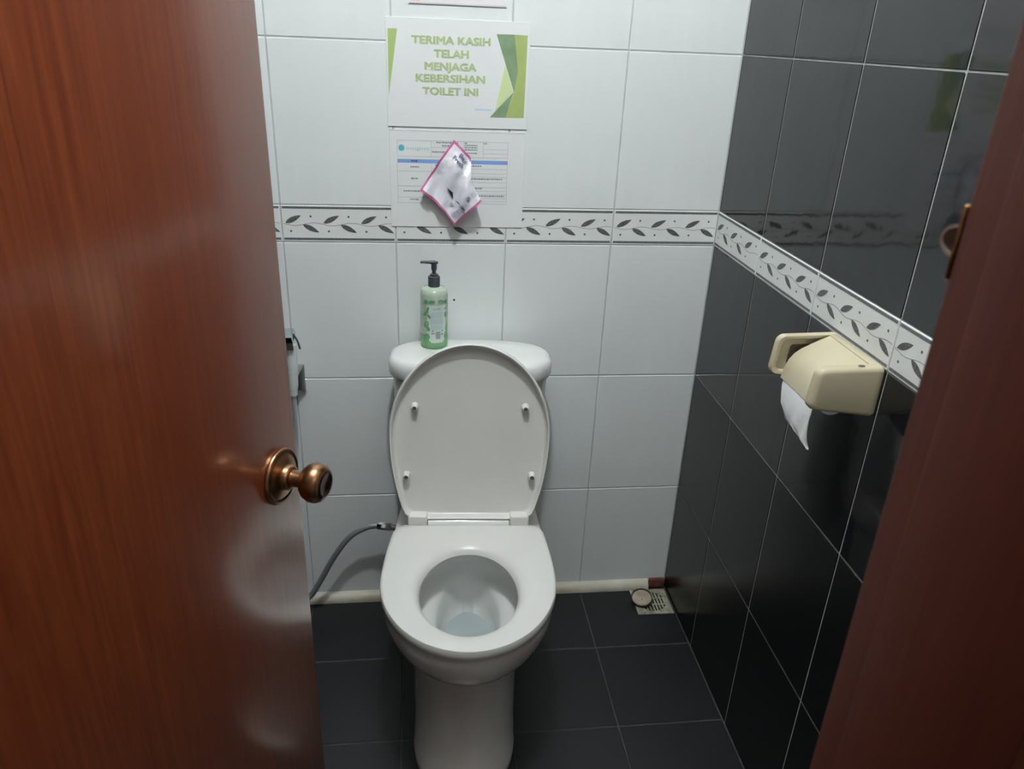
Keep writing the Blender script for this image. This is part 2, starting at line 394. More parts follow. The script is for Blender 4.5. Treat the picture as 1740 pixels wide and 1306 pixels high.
# ------------------------------------------------------------------ ceiling lamps (out of the frame)
def lamp(name, at, m, label):
    t = empty(name, (at[0], at[1], CEIL))
    mb = MB(); top = 0.0; mb.lathe([(0.06, -0.0005), (0.06, -0.02), (0.03, -0.035), (0.022, at[2] - CEIL + 0.05)], (0, 0, 0), 'Z', 24); obj('base', mb, 'lamp_base', t, 40)
    mb = MB(); zc = at[2] - CEIL; r = 0.045
    mb.lathe([(r * math.sin(a), zc - r * math.cos(a)) for a in [math.pi * i / 12 for i in range(13)]], (0, 0, 0), 'Z', 24); obj('bulb', mb, m, t, 60)
    setp(t, label, 'lamp'); return t
lamp('ceiling_lamp', BULB_AT, 'bulb', 'bare white bulb on the toilet ceiling')
lamp('ceiling_lamp', CORRIDOR_AT, 'bulb_corridor', 'dim warm bulb on the corridor ceiling')

# ------------------------------------------------------------------ door and frame
fr = empty('trim_1', (JX, HY, 0)); setp(fr, 'dark reddish wooden door frame with a latch keeper on the right jamb', 'door frame', kind='structure')
def part(name, mb, m, parent, smooth=None):
    L = parent.location; mb.v = [(p[0] - L[0], p[1] - L[1], p[2] - L[2]) for p in mb.v]
    return obj(name, mb, m, parent, smooth)
mb = MB(); mb.box(JX, JX + 0.044, OUT, FRONT, 0.0, 2.04, 0.0018, 2); part('jamb', mb, 'wood_frame', fr, 40)
mb = MB(); mb.box(JX - 0.012, JX + 0.001, OUT, FRONT - JS, 0.0, 2.028, 0.0022, 2); part('door_stop', mb, 'wood_frame', fr, 40)
mb = MB(); mb.box(HX - 0.044, HX - 0.002, OUT, FRONT, 0.0, 2.04, 0.0018, 2); part('jamb', mb, 'wood_frame', fr, 40)
mb = MB(); mb.box(HX - 0.003, HX + 0.010, OUT, FRONT - JS - .006, 0.0, 2.028, 0.002, 2); part('door_stop', mb, 'wood_frame', fr, 40)
mb = MB(); mb.box(HX - 0.044, JX + 0.044, OUT, FRONT, 2.0402, 2.084, 0.0018, 2); part('head', mb, 'wood_frame', fr, 40)
# bolt keeper on the room side of the latch jamb: thin brass plate and a steel loop
mb = MB(); mb.box(JX - 0.0006, JX + 0.020, FRONT + .0003, FRONT + 0.0022, 1.3590, 1.3915, 0.0007, 1); kp = part('bolt_keeper', mb, 'brass', fr, 40); kp['label'] = 'small brass bolt keeper with a steel loop'
mb = MB(); cz = 1.3755; cy = FRONT + 0.0022
arc = [(JX + 0.008, cy + 0.0105 * math.sin(a), cz + 0.0072 * math.cos(a)) for a in [math.pi * i / 10 for i in range(11)]]
rings = []
for x0 in (JX + 0.0005, JX + 0.017):
    rings.append([(x0, p[1], p[2]) for p in arc] + [(x0, FRONT + .0024 + (p[1] - cy) * 0.80, cz + (p[2] - cz) * 0.78) for p in reversed(arc)])
mb.loft(rings); lp = part('loop', mb, 'steel_loop', fr, 40); lp.parent = kp
# door leaf, swung into the room
DW = 0.632; ANG = math.radians(67.81)
dr = empty('door_1', (HX, HY, 0), ANG); setp(dr, 'open varnished brown wooden door on the left with a bronze knob', 'door', kind='structure')
mb = MB(); mb.box(0.0, DW, 0.0, 0.036, 0.012, 2.025, 0.0015, 2); obj('leaf', mb, 'wood_door', dr, 40)
kn = empty('door_handle', (0.5915, 0, 0.9365)); kn.parent = dr
mb = MB(); mb.lathe([(0.0365, 0.0), (0.0370, 0.0022), (0.0352, 0.0048), (0.0315, 0.0056), (0.0300, 0.0046), (0.0285, 0.0048), (0.0265, 0.0068), (0.0185, 0.0084), (0.0165, 0.0095), (0.0160, 0.0150), (0.0135, 0.0172), (0.0118, 0.0178), (0.0, 0.0178)], (0, 0, 0), '-Y', 48)
obj('rosette', mb, 'bronze', kn, 50)
mb = MB(); mb.lathe([(0.0, 0.0175), (0.0108, 0.0175), (0.0104, 0.022), (0.0104, 0.034), (0.0, 0.034)], (0, 0, 0), '-Y', 32); obj('stem', mb, 'bronze', kn, 40)
mb = MB(); mb.lathe([(0.0, 0.0315), (0.0125, 0.0315), (0.0175, 0.0345), (0.0225, 0.0395), (0.0252, 0.0465), (0.0252, 0.0530), (0.0228, 0.0590), (0.0180, 0.0632), (0.0150, 0.0640), (0.0146, 0.0634), (0.0, 0.0630)], (0, 0, 0), '-Y', 48, mis=[0] * 7 + [1] * 3)
obj('knob', mb, ['bronze', 'bronze_dark'], kn, 55)
for s_ in (0.25, 1.0, 1.8):
    mb = MB(); mb.lathe([(0.0, s_ - .04), (0.006, s_ - .04), (0.006, s_ + .04), (0.0, s_ + .04)], (-0.001, 0.036, 0), 'Z', 12); obj('hinge', mb, 'brass', dr, 40)

# ------------------------------------------------------------------ toilet
TZ = -0.056
toilet = empty('toilet', (-0.3274, 0.0, 0.0), TZ); setp(toilet, 'white ceramic close-coupled toilet with its seat lid raised', 'toilet')
NS = 96
ANGS = [2 * math.pi * i / NS for i in range(NS)]
def seat_w(y, k=0.085, hw=0.1825, yc=-0.455, lf=0.215, yb=-0.268):
    if y <= yc: return hw * math.sqrt(max(0.0, 1 - ((y - yc) / lf) ** 2))
    return hw * (1 - k * ((y - yc) / (yb - yc)) ** 2)
def radial(wf, yb, cy):
    """radius from (0,cy) out to the outline |x|=wf(y), y<=yb, with softened back corners"""
    out = []
    for a in ANGS:
        dx, dy = math.cos(a), math.sin(a); lo, hi = 0.0, 1.2
        def inside(r):
            x, y = abs(dx * r), cy + dy * r
            if y > yb: return False
            w = wf(y); rc = 0.022
            if x > w: return False
            if y > yb - rc and x > w - rc: return (x - (w - rc)) ** 2 + (y - (yb - rc)) ** 2 <= rc * rc
            return True
        for _ in range(40):
            m_ = (lo + hi) / 2
            if inside(m_): lo = m_
            else: hi = m_
        out.append(lo)
    return out
def ring_at(rad, cy, z, grow=0.0):
    return [((r + grow) * math.cos(a), cy + (r + grow) * math.sin(a), z) for r, a in zip(rad, ANGS)]
HC = -0.490
r_seat = radial(lambda y: seat_w(y), -0.268, HC)
r_hole = [1 / math.sqrt((math.cos(a) / 0.1005) ** 2 + (math.sin(a) / 0.130) ** 2) for a in ANGS]
def mix(t, z, ra=r_seat, rb=r_hole, cy=HC): return [((p * (1 - t) + q * t) * math.cos(a), cy + (p * (1 - t) + q * t) * math.sin(a), z) for p, q, a in zip(ra, rb, ANGS)]
# seat ring
mb = MB(); S0 = 0.4035
prof = [(0.03, S0), (0.0, S0 + .003), (-0.002, S0 + .009), (0.004, S0 + .0165), (0.03, S0 + .0205), (0.10, S0 + .0218), (0.62, S0 + .0218), (0.78, S0 + .0205), (0.90, S0 + .0165), (0.97, S0 + .0100), (1.0, S0 + .004), (0.97, S0)]
rings = [mix(t, z) for t, z in prof] + [mix(0.03, S0)]
mb.loft(rings, False, False); obj('seat', mb, 'plastic_white', toilet, 50)
# bowl and pedestal
def body_ring(hw, yf, yb, z, k, yc=-0.455, hb=None):
    wf = lambda y: (hw * math.sqrt(max(0.0, 1 - ((y - yc) / (yc - yf)) ** 2)) if y <= yc else hw + (hb - hw) * ((y - yc) / (yb - yc)) ** 2)
    return ring_at(radial(wf, yb, -0.40), -0.40, z)
ri = [1 / math.sqrt((math.cos(a) / 0.112) ** 2 + (math.sin(a) / 0.142) ** 2) for a in ANGS]
def inner(a_, b_, cy, z):
    return [(a_ * math.cos(t), cy + b_ * math.sin(t), z) for t in ANGS]
outer = [(0.110, -0.642, -0.12, 0.0, -0.50, 0.107), (0.113, -0.645, -0.12, 0.006, -0.50, 0.110), (0.112, -0.643, -0.12, 0.026, -0.50, 0.109), (0.1105, -0.622, -0.12, 0.040, -0.49, 0.108), (0.1105, -0.606, -0.11, 0.10, -0.47, 0.108), (0.1110, -0.596, -0.10, 0.17, -0.46, 0.108), (0.1115, -0.590, -0.09, 0.248, -0.45, 0.110), (0.1130, -0.592, -0.08, 0.277, -0.45, 0.117),
         (0.120, -0.606, -0.07, 0.287, -0.45, 0.122), (0.133, -0.624, -0.06, 0.298, -0.453, 0.13), (0.150, -0.642, -0.05, 0.313, -0.455, 0.14), (0.164, -0.653, -0.045, 0.331, -0.455, 0.147), (0.173, -0.660, -0.04, 0.350, -0.455, 0.150), (0.178, -0.664, -0.04, 0.370, -0.455, 0.152), (0.1785, -0.664, -0.04, 0.385, -0.455, 0.152), (0.176, -0.661, -0.042, 0.397, -0.455, 0.150), (0.168, -0.652, -0.05, 0.4015, -0.455, 0.143)]
rings = [[(x - (0.005 if z < 0.295 else 0.0), y, z_) for x, y, z_ in body_ring(hw, yf, yb, z, 0, yc, hb)] for hw, yf, yb, z, yc, hb in outer]
inn = []
for a_, yb_, yf_, z in [(0.118, -0.342, -0.634, 0.4015), (0.112, -0.348, -0.628, 0.398), (0.113, -0.346, -0.630, 0.380), (0.128, -0.316, -0.638, 0.368), (0.130, -0.309, -0.637, 0.350), (0.124, -0.307, -0.630, 0.332), (0.110, -0.307, -0.612, 0.318), (0.090, -0.307, -0.590, 0.309), (0.074, -0.307, -0.572, 0.301), (0.067, -0.308, -0.562, 0.288), (0.063, -0.310, -0.552, 0.250), (0.0595, -0.316, -0.542, 0.200), (0.050, -0.350, -0.522, 0.175), (0.02, -0.405, -0.475, 0.165)]:
    inn.append((a_, (yb_ - yf_) / 2, (yb_ + yf_) / 2, z))
rings += [inner(*p) for p in inn]
mb = MB(); mb.loft(rings, True, True, mis=[0] * 17 + [1] * 15); obj('bowl', mb, ['ceramic_stained', 'ceramic'], toilet, 45)
mb = MB(); mb.lathe([(0.0, 0.205), (0.0605, 0.205), (0.0605, 0.2065), (0.0, 0.2065)], (0, 0, 0), 'Z', 64)
mb.v = [(x, y * 0.1135 / 0.0605 - 0.4290, z) for x, y, z in mb.v]; w_ = obj('water', mb, 'water', toilet, 30); w_['label'] = 'still water at the bottom of the bowl'
# tank and its lid
def super_ring(a_, b_, cy, z, e=2.7):
    return [(a_ * math.copysign(abs(math.cos(t)) ** (2 / e), math.cos(t)), cy + b_ * math.copysign(abs(math.sin(t)) ** (2 / e), math.sin(t)), z) for t in ANGS]
TC = -0.1045
mb = MB(); mb.loft([super_ring(a_, b_, TC, z) for a_, b_, z in [(0.150, 0.070, 0.4025), (0.156, 0.074, 0.408), (0.162, 0.077, 0.45), (0.172, 0.082, 0.60), (0.1785, 0.0855, 0.7395)]])
obj('tank', mb, 'ceramic', toilet, 40)
mb = MB(); mb.loft([super_ring(a_, b_, TC, z) for a_, b_, z in [(0.176, 0.083, 0.7405), (0.1855, 0.0905, 0.7412), (0.1875, 0.0918, 0.746), (0.1880, 0.0922, 0.762), (0.1860, 0.0908, 0.774), (0.1800, 0.0860, 0.7815), (0.1700, 0.0775, 0.7848), (0.12, 0.045, 0.7855), (0.02, 0.008, 0.7856)]])
obj('tank_lid', mb, 'ceramic', toilet, 50)
# raised lid: outline in its own plane (u up from the hinge), lip towards the front
HY_, HZ_, TILT = -0.2585, 0.4345, math.radians(6.0)
def lid_w(u):
    if u >= 0.205: return 0.1785 * math.sqrt(max(0.0, 1 - ((u - 0.205) / 0.215) ** 2))
    return 0.1785 * (1 - 0.205 * ((0.205 - u) / 0.205) ** 2)
def lp(x, u, d):   # d: towards the viewer
    return (x, HY_ + u * math.sin(TILT) - d * math.cos(TILT), HZ_ + u * math.cos(TILT) + d * math.sin(TILT))
r_lid = radial(lambda y: lid_w(-y), 0.0 - 0.002, -0.205)
def lid_ring(grow, d, sc=1.0): return [lp((r * sc + grow) * math.cos(a), 0.205 - (r * sc + grow) * math.sin(a), d) for r, a in zip(r_lid, ANGS)]
mb = MB(); mb.loft([lid_ring(0, -0.0115, 0.30), lid_ring(-0.05, -0.0105), lid_ring(-0.02, -0.0085), lid_ring(-0.004, -0.0035), lid_ring(0.0, 0.004), lid_ring(-0.0008, 0.0115), lid_ring(-0.0026, 0.0135), lid_ring(-0.0044, 0.0132), lid_ring(-0.0056, 0.0115), lid_ring(-0.0076, -0.0010), lid_ring(-0.0110, -0.0040), lid_ring(-0.0160, -0.0050), lid_ring(0, -0.0050, 0.30)])
lid = obj('lid', mb, 'plastic_white', toilet, 50)
for x, u in ((-0.1215, 0.272), (0.1215, 0.272), (-0.1415, 0.107), (0.1415, 0.107)):
    mb = MB(); prof = [(0.0090, -0.0052), (0.0080, -0.002), (0.0074, 0.0080), (0.0066, 0.0098), (0.0046, 0.0106), (0.0042, 0.0102), (0.0, 0.0102)]
    rings = [[lp(x + r * math.cos(a), u + r * math.sin(a), d) for a in [2 * math.pi * i / 20 for i in range(20)]] for r, d in [(max(r, 1e-5), d) for r, d in prof]]
    mb.loft(rings, True, True, mis=[0] * 4 + [1] * 2); obj('bumper', mb, ['plastic_white', 'rubber_grey'], lid, 50)
# hinge: two lid arms and the bar of the seat between them
for s_ in (-1, 1):
    mb = MB(); a_, b_ = sorted((s_ * 0.0935, s_ * 0.1395)); mb.box(a_, b_, -0.274, -0.243, 0.4175, 0.4485, 0.006, 3); obj('hinge_arm', mb, 'plastic_white', toilet, 40)
mb = MB(); hp = [(-0.2765, 0.4180), (-0.2765, 0.4245), (-0.2745, 0.4300), (-0.2705, 0.4345), (-0.2650, 0.4375), (-0.2590, 0.4385), (-0.2530, 0.4375), (-0.2480, 0.4340), (-0.2455, 0.4290), (-0.2455, 0.4180)]
mb.loft([[(x, y, z) for y, z in hp] for x in (-0.0925, 0.0925)]); obj('hinge_bar', mb, 'ceramic', toilet, 60)

# ------------------------------------------------------------------ water hose
hose = empty('water_hose', (-0.70, -0.06, 0.0)); setp(hose, 'grey braided water hose curving from the tank to the floor', 'hose')
mb = MB(); mb.tube([(-0.545, -0.062, 0.283), (-0.566, -0.062, 0.2845), (-0.597, -0.061, 0.2775), (-0.640, -0.060, 0.247), (-0.684, -0.058, 0.181), (-0.719, -0.056, 0.113), (-0.752, -0.052, 0.055), (-0.785, -0.048, 0.040), (-0.815, -0.040, 0.075), (-0.822, -0.034, 0.118)], 0.0075, 14, 6); part('hose', mb, 'braid', hose, 60)
mb = MB(); mb.tube([(-0.566, -0.062, 0.2845), (-0.562, -0.062, 0.2842), (-0.545, -0.062, 0.281), (-0.530, -0.062, 0.278)], [0.0088, 0.0105, 0.0105, 0.0105], 8, 1); part('ferrule', mb, 'chrome', hose, 40)
mb = MB(); mb.tube([(-0.531, -0.062, 0.278), (-0.508, -0.070, 0.282), (-0.495, -0.090, 0.31), (-0.4925, -0.100, 0.36), (-0.4900, -0.102, 0.414)], 0.0075, 12, 4); part('inlet_pipe', mb, 'braid', hose, 40)
mb = MB(); mb.lathe([(0.022, 0.0005), (0.022, 0.004), (0.011, 0.007), (0.011, 0.045), (0.0, 0.045)], (-0.822, 0.0, 0.130), '-Y', 20); part('angle_valve', mb, 'chrome', hose, 40)

# ------------------------------------------------------------------ bidet sprayer on the wall by the door edge
sp = empty('bidet_sprayer', (-0.745, -0.02, 0.64)); setp(sp, 'chrome and white hand bidet sprayer hung on the wall beside the door edge', 'sprayer')
mb = MB(); c = (-0.7490, 0.6800); h = 0.031
base = [(c[0] - h * .75, -0.0008, c[1] - h * 1.12), (c[0] + h * .75, -0.0008, c[1] - h * 1.12), (c[0] + h * .75, -0.0008, c[1] + h * 1.12), (c[0] - h * .75, -0.0008, c[1] + h * 1.12)]
mid = [(x, -0.006, z) for x, _, z in base]
tip = [(c[0] - 0.011, -0.034, c[1] - 0.016), (c[0] + 0.001, -0.034, c[1] - 0.016), (c[0] + 0.001, -0.034, c[1] - 0.002), (c[0] - 0.011, -0.034, c[1] - 0.002)]
mb.loft([base, mid, tip]); part('holder', mb, 'chrome', sp)
mb = MB(); mb.tube([(-0.7500, -0.046, 0.655), (-0.7470, -0.048, 0.69), (-0.7460, -0.050, 0.735), (-0.7460, -0.052, 0.785)], [0.0105, 0.012, 0.0135, 0.014], 18, 5); part('handle', mb, 'spray_white', sp, 50)
mb = MB(); mb.loft([[(-0.777, -0.068, 0.777), (-0.736, -0.068, 0.777), (-0.736, -0.032, 0.777), (-0.777, -0.032, 0.777)], [(-0.781, -0.082, 0.800), (-0.734, -0.082, 0.800), (-0.734, -0.030, 0.806), (-0.781, -0.030, 0.806)], [(-0.778, -0.080, 0.812), (-0.737, -0.080, 0.812), (-0.737, -0.034, 0.818), (-0.778, -0.034, 0.818)]]); part('spray_head', mb, 'chrome', sp)
mb = MB(); mb.tube([(-0.737, -0.055, 0.812), (-0.728, -0.055, 0.795), (-0.7235, -0.055, 0.775)], 0.0024, 8, 4); part('trigger', mb, 'pump', sp, 40)
mb = MB(); mb.tube([(-0.7500, -0.046, 0.657), (-0.750, -0.042, 0.62), (-0.756, -0.030, 0.52), (-0.775, -0.026, 0.38), (-0.805, -0.026, 0.27), (-0.83, -0.03, 0.21), (-0.838, -0.03, 0.20)], 0.0062, 12, 6); part('hose', mb, 'hose_white', sp, 60)

# ------------------------------------------------------------------ papers on the wall
PX = -0.5105
def sheet(name, x0, x1, z0, z1, m, label, y=-0.0018, parts=()):
    t = empty(name, ((x0 + x1) / 2, y, z0)); setp(t, label, 'notice')
    mb = MB(); mb.box(x0, x1, y - 0.0006, y + 0.0010, z0, z1, 0.0003, 1); part('sheet', mb, m, t)
    return t
def decal(parent, name, items, y, m):
    """items: list of (points2d) polygons or (verts, faces) tuples, X/Z world"""
    mb = MB()
    for n_, it in enumerate(items):
        if isinstance(it, tuple) and len(it) == 2 and isinstance(it[1], list) and it[1] and isinstance(it[1][0], tuple) and isinstance(it[1][0][0], int):
            mb.add([(x, y - n_ % 5 * 0.00006, z) for x, z in it[0]], it[1])
        else:
            a_ = sum(it[i][0] * it[(i + 1) % len(it)][1] - it[(i + 1) % len(it)][0] * it[i][1] for i in range(len(it)))
            pts = it if a_ > 0 else list(reversed(it)); mb.poly([(x, y, z) for x, z in pts])
    return part(name, mb, m, parent)
def P(*pts): return [(PX + x, z) for x, z in pts]
def rect(x0, x1, z0, z1): return P((x0, z0), (x1, z0), (x1, z1), (x0, z1))
def words(x0, x1, zc, h, seed):
    rnd = random.Random(seed); out = []; x = x0
    while x < x1:
        w = min(rnd.uniform(0.0022, 0.0062), x1 - x); out.append(rect(x, x + w, zc - h / 2 * rnd.uniform(.6, 1), zc + h / 2)); x += w + 0.0011
    return out
# thank-you notice
s1 = sheet('notice_sheet', PX, PX + 0.298, 1.2645, 1.4755, 'paper', 'laminated white notice with green lettering thanking for a clean toilet')
Y1 = -0.0018 - 0.0006
tx = []
for body, x0, x1, zc in (('TERIMA KASIH', .0531, .2141, 1.4360), ('TELAH', .0985, .1693, 1.4108), ('MENJAGA', .0795, .1858, 1.3864), ('KEBERSIHAN', .0608, .2044, 1.3633), ('TOILET INI', .0743, .1903, 1.3380)):
    tx.extend([text2d(body, PX + x0 + dx, PX + x1 + dx, zc + dz, 0.0150) for dx, dz in ((-.0011, 0), (.0011, 0), (0, .0006), (-.0005, -.0006), (.0005, -.0006))])
decal(s1, 'lettering', tx, Y1 - 0.0004, 'ink_text')
decal(s1, 'green_corner', [P((.0045, 1.4538), (.0235, 1.4540), (.0035, 1.3255))], Y1 - 0.0003, 'ink_green')
decal(s1, 'lime_band', [P((.2642, 1.4514), (.2922, 1.4508), (.2905, 1.2884), (.2512, 1.2883), (.2675, 1.3399), (.2743, 1.3813))], Y1 - 0.0003, 'ink_lime')
decal(s1, 'dark_green_band', [P((.2271, 1.4511), (.2642, 1.4515), (.2743, 1.3813), (.2675, 1.3399)), P((.2169, 1.288), (.2668, 1.3399), (.2512, 1.2883))], Y1 - 0.00035, 'ink_green_dark')
decal(s1, 'pale_band', [P((.2476, 1.3935), (.2655, 1.3405), (.228, 1.3009))], Y1 - 0.0003, 'ink_pale')
decal(s1, 'small_blue_line', words(.1846, .2218, 1.3027, 0.0032, 3), Y1 - 0.0003, 'ink_skyblue')['kind'] = 'stuff'
# form with a table
s2 = sheet('form_sheet', PX + 0.0015, PX + 0.2965, 1.0497, 1.2575, 'paper', 'laminated form with a blue-headed table behind the hanging sachet')
L = 0.0007
def hl(x0, x1, z): return rect(x0, x1, z - L / 2, z + L / 2)
def vl(x, z0, z1): return rect(x - L / 2, x + L / 2, z0, z1)
lines = [hl(.0181, .2591, 1.2363), hl(.0181, .2591, 1.2031), vl(.0181, 1.2031, 1.2363), vl(.2587, 1.2031, 1.2363), vl(.0910, 1.2031, 1.2363), vl(.1617, 1.2031, 1.2363), vl(.2043, 1.2031, 1.2363), hl(.2043, .2591, 1.2208), hl(.2043, .2591, 1.2118), hl(.0910, .1617, 1.2225),
         hl(.0175, .2585, 1.1030), vl(.0175, 1.1030, 1.1895), vl(.2585, 1.1030, 1.1895), vl(.0917, 1.1030, 1.1895), hl(.0175, .0917, 1.1715), hl(.0175, .0917, 1.1399), hl(.0175, .0917, 1.1151)] + [hl(.0917, .2585, z) for z in (1.1788, 1.1691, 1.1615, 1.1500, 1.1391, 1.1310, 1.1235, 1.1151, 1.1085)]
decal(s2, 'table_lines', lines, Y1 - 0.0003, 'ink_grey')
decal(s2, 'table_header', [rect(.0180, .2590, 1.1894, 1.1972)], Y1 - 0.0003, 'ink_blue')
wd = words(.0455, .0640, 1.1807, .0034, 1) + words(.0470, .0615, 1.1560, .0034, 2) + words(.0300, .0690, 1.1287, .0034, 3) + words(.0440, .0640, 1.1105, .0034, 4) + words(.1000, .2020, 1.1850, .0034, 5) + words(.1000, .2481, 1.1573, .0034, 6) + words(.1000, .2041, 1.1364, .0034, 7) + words(.1000, .2536, 1.1200, .0034, 8) + words(.1023, .1494, 1.2330, .0034, 9) + words(.1146, .1360, 1.2263, .0034, 10) + words(.0930, .1500, 1.2133, .0034, 11)
for i, z in enumerate((1.2330, 1.2285, 1.2236, 1.2190, 1.2120)): wd += words(.1635, .1700 + (.0 if i == 0 else .022), z, .003, 20 + i)
wd += words(.2055, .2120, 1.2330, .003, 31)
decal(s2, 'table_text', wd, Y1 - 0.00035, 'ink_dark')['kind'] = 'stuff'
decal(s2, 'header_text', words(.0475, .0610, 1.1934, .0036, 41), Y1 - 0.0006, 'ink_navy')
decal(s2, 'logo', [[(PX + .0273 + .0066 * math.cos(a), 1.2206 + .0066 * math.sin(a)) for a in [2 * math.pi * i / 24 for i in range(24)]]], Y1 - 0.0003, 'ink_teal')
decal(s2, 'logo_text', [text2d('insights', PX + .0375, PX + .0865, 1.2205, .0070)], Y1 - 0.0003, 'ink_tealpale')
decal(s2, 'grimy_tape', [rect(.0015, .2960, 1.2560, 1.2574)], Y1 - 0.0003, 'grime')
# bottom edge of a third sheet at the top of the picture
s3 = sheet('pinkish_sheet', PX + 0.0475, PX + 0.2460, 1.5012, 1.6420, 'paper_pink', 'pinkish sheet cut off by the top of the picture, above the green notice')
decal(s3, 'red_lettering', words(.0535, .0700, 1.5085, .0050, 51), Y1 - 0.0003, 'ink_red')['kind'] = 'stuff'
decal(s3, 'printed_frame', [rect(.0500, .2435, 1.5030, 1.5036)], Y1 - 0.0003, 'ink_grey')

# ------------------------------------------------------------------ sachet hanging in front of the form
sac = empty('sachet', (-0.37, -0.004, 1.236)); setp(sac, 'crumpled white sachet with pink edges hanging in front of the form', 'sachet')
A, B, C_, D = (-0.3700, 1.2395), (-0.4445, 1.1345), (-0.3685, 1.0600), (-0.3100, 1.1150)
def sdepth(x, z):
    t = max(0.0, (1.2395 - z) / 0.18); u = (x + 0.37)
    return 0.0045 + 0.030 * t ** 1.1 + 0.0060 * math.sin(62 * (u * 0.8 + (z - 1.15) * 0.55) + 0.6) * min(1, 4 * t) + 0.0032 * math.sin(150 * (u - .4 * (z - 1.1))) * min(1, 4 * t) + (0.006 if u > 0.035 else 0.006 * max(0, u / .035)) * t
def lerp(p, q, t): return (p[0] + (q[0] - p[0]) * t, p[1] + (q[1] - p[1]) * t)
def pl(pts, t):
    ds = [math.dist(pts[i], pts[i + 1]) for i in range(len(pts) - 1)]; s_ = t * sum(ds)
    for i, d in enumerate(ds):
        if s_ <= d or i == len(ds) - 1: return lerp(pts[i], pts[i + 1], min(1, s_ / d))
        s_ -= d
eAB = lambda t: pl([A, (-0.4040, 1.1955), (-0.4110, 1.1820), B], t)
eBC = lambda t: pl([B, (-0.4100, 1.1085), (-0.3870, 1.0840), C_], t)
eDC = lambda t: lerp(D, C_, t)
eAD = lambda t: pl([A, (-0.3330, 1.2040), (-0.3325, 1.1545), D], t)
NU, NV = 30, 26
def coons(u, v):   # u: A->D, v: A->B
    c0, c1, d0, d1 = eAD(u), (lambda t: eBC(t))(u), eAB(v), eDC(v)
    b = [A[i] * (1 - u) * (1 - v) + D[i] * u * (1 - v) + B[i] * (1 - u) * v + C_[i] * u * v for i in (0, 1)]
    return tuple((1 - v) * c0[i] + v * c1[i] + (1 - u) * d0[i] + u * d1[i] - b[i] for i in (0, 1))
mb = MB(); grid = [[coons(i / NU, j / NV) for j in range(NV + 1)] for i in range(NU + 1)]
def se(i, j): return min(i / NU, 1 - i / NU, j / NV, 1 - j / NV)
vf = [(x, -sdepth(x, z) - 0.0004 - 0.0030 * min(1, 6 * se(i, j)), z) for i, r in enumerate(grid) for j, (x, z) in enumerate(r)]
vb = [(x, -sdepth(x, z) + 0.0004, z) for r in grid for x, z in r]
mb.v = vf + vb; n0 = len(vf); I = lambda i, j: i * (NV + 1) + j
for i in range(NU):
    for j in range(NV):
        pink = i < 1 or j >= NV - 1 or i >= NU - 1 or (j < 1 and i < NU * 0.38)
        mb.f.append((I(i, j), I(i, j + 1), I(i + 1, j + 1), I(i + 1, j))); mb.mi.append(1 if pink else 0)
        mb.f.append((n0 + I(i, j), n0 + I(i + 1, j), n0 + I(i + 1, j + 1), n0 + I(i, j + 1))); mb.mi.append(1 if pink else 0)
for i in range(NU):
    for j in (0, NV): mb.f.append((I(i, j), I(i + 1, j), n0 + I(i + 1, j), n0 + I(i, j))); mb.mi.append(1)
for j in range(NV):
    for i in (0, NU): mb.f.append((I(i, j), I(i, j + 1), n0 + I(i, j + 1), n0 + I(i, j))); mb.mi.append(1)
part('pouch', mb, ['sachet', 'sachet_pink'], sac, 60)
def sdecal(name, items, m):
    mb = MB()
    for it in items:
        if isinstance(it, tuple): vs, fs = it; mb.add([(x, -sdepth(x, z) - 0.0062, z) for x, z in vs], fs)
        else:
            a_ = sum(it[i][0] * it[(i + 1) % len(it)][1] - it[(i + 1) % len(it)][0] * it[i][1] for i in range(len(it)))
            it = it if a_ > 0 else list(reversed(it)); mb.poly([(x, -sdepth(x, z) - 0.0062, z) for x, z in it])
    return part(name, mb, m, sac)
sc_ = lambda zx, zy: (-0.4578 + zx * 0.0001502, 1.2466 - zy * 0.0001512)   # zoomed crop to wall metres
ta = math.radians(-48)
p1, p2 = sc_(672, 228), sc_(584, 252)
sdecal('lettering', [text2d('Bay', p1[0], p1[0] + 0.0225, p1[1] - 0.001, 0.0085, 0.010, ta), text2d('Fresh', p2[0], p2[0] + 0.0290, p2[1] - 0.001, 0.0085, 0.010, ta)], 'ink_navy')
sdecal('tear', [[sc_(*p) for p in [(480, 690), (565, 765), (572, 862), (535, 800)]]], 'ink_black')
sdecal('fold_mark', [[sc_(*p) for p in [(600, 870), (640, 890), (745, 1000), (740, 1020), (690, 975)]]], 'ink_navy')
def qd(cx, cz, w, h, a): 
    ca, sa = math.cos(a), math.sin(a); x0, z0 = sc_(cx, cz); w *= .00015; h *= .00015
    return [(x0 + i * w * ca - j * h * sa, z0 + i * w * sa + j * h * ca) for i, j in ((-1, -1), (1, -1), (1, 1), (-1, 1))]
bars = []
for k in range(8): bars.append(qd(560 + k * 17, 1095 - k * 11, 4 + (k % 3) * 1.6, 38, math.radians(38)))
bars += [qd(790, 830, 24, 24, .7), qd(552, 935, 18, 24, .7)]
for k in range(5): bars.append(qd(850 + k * 14, 800 - k * 14, 42, 3, math.radians(-45)))
for k in range(6): bars.append(qd(600 + k * 22, 520 + k * 0 - 10 * k, 40, 2, math.radians(-48)))
sdecal('small_print', bars, 'ink_mid')['kind'] = 'stuff'

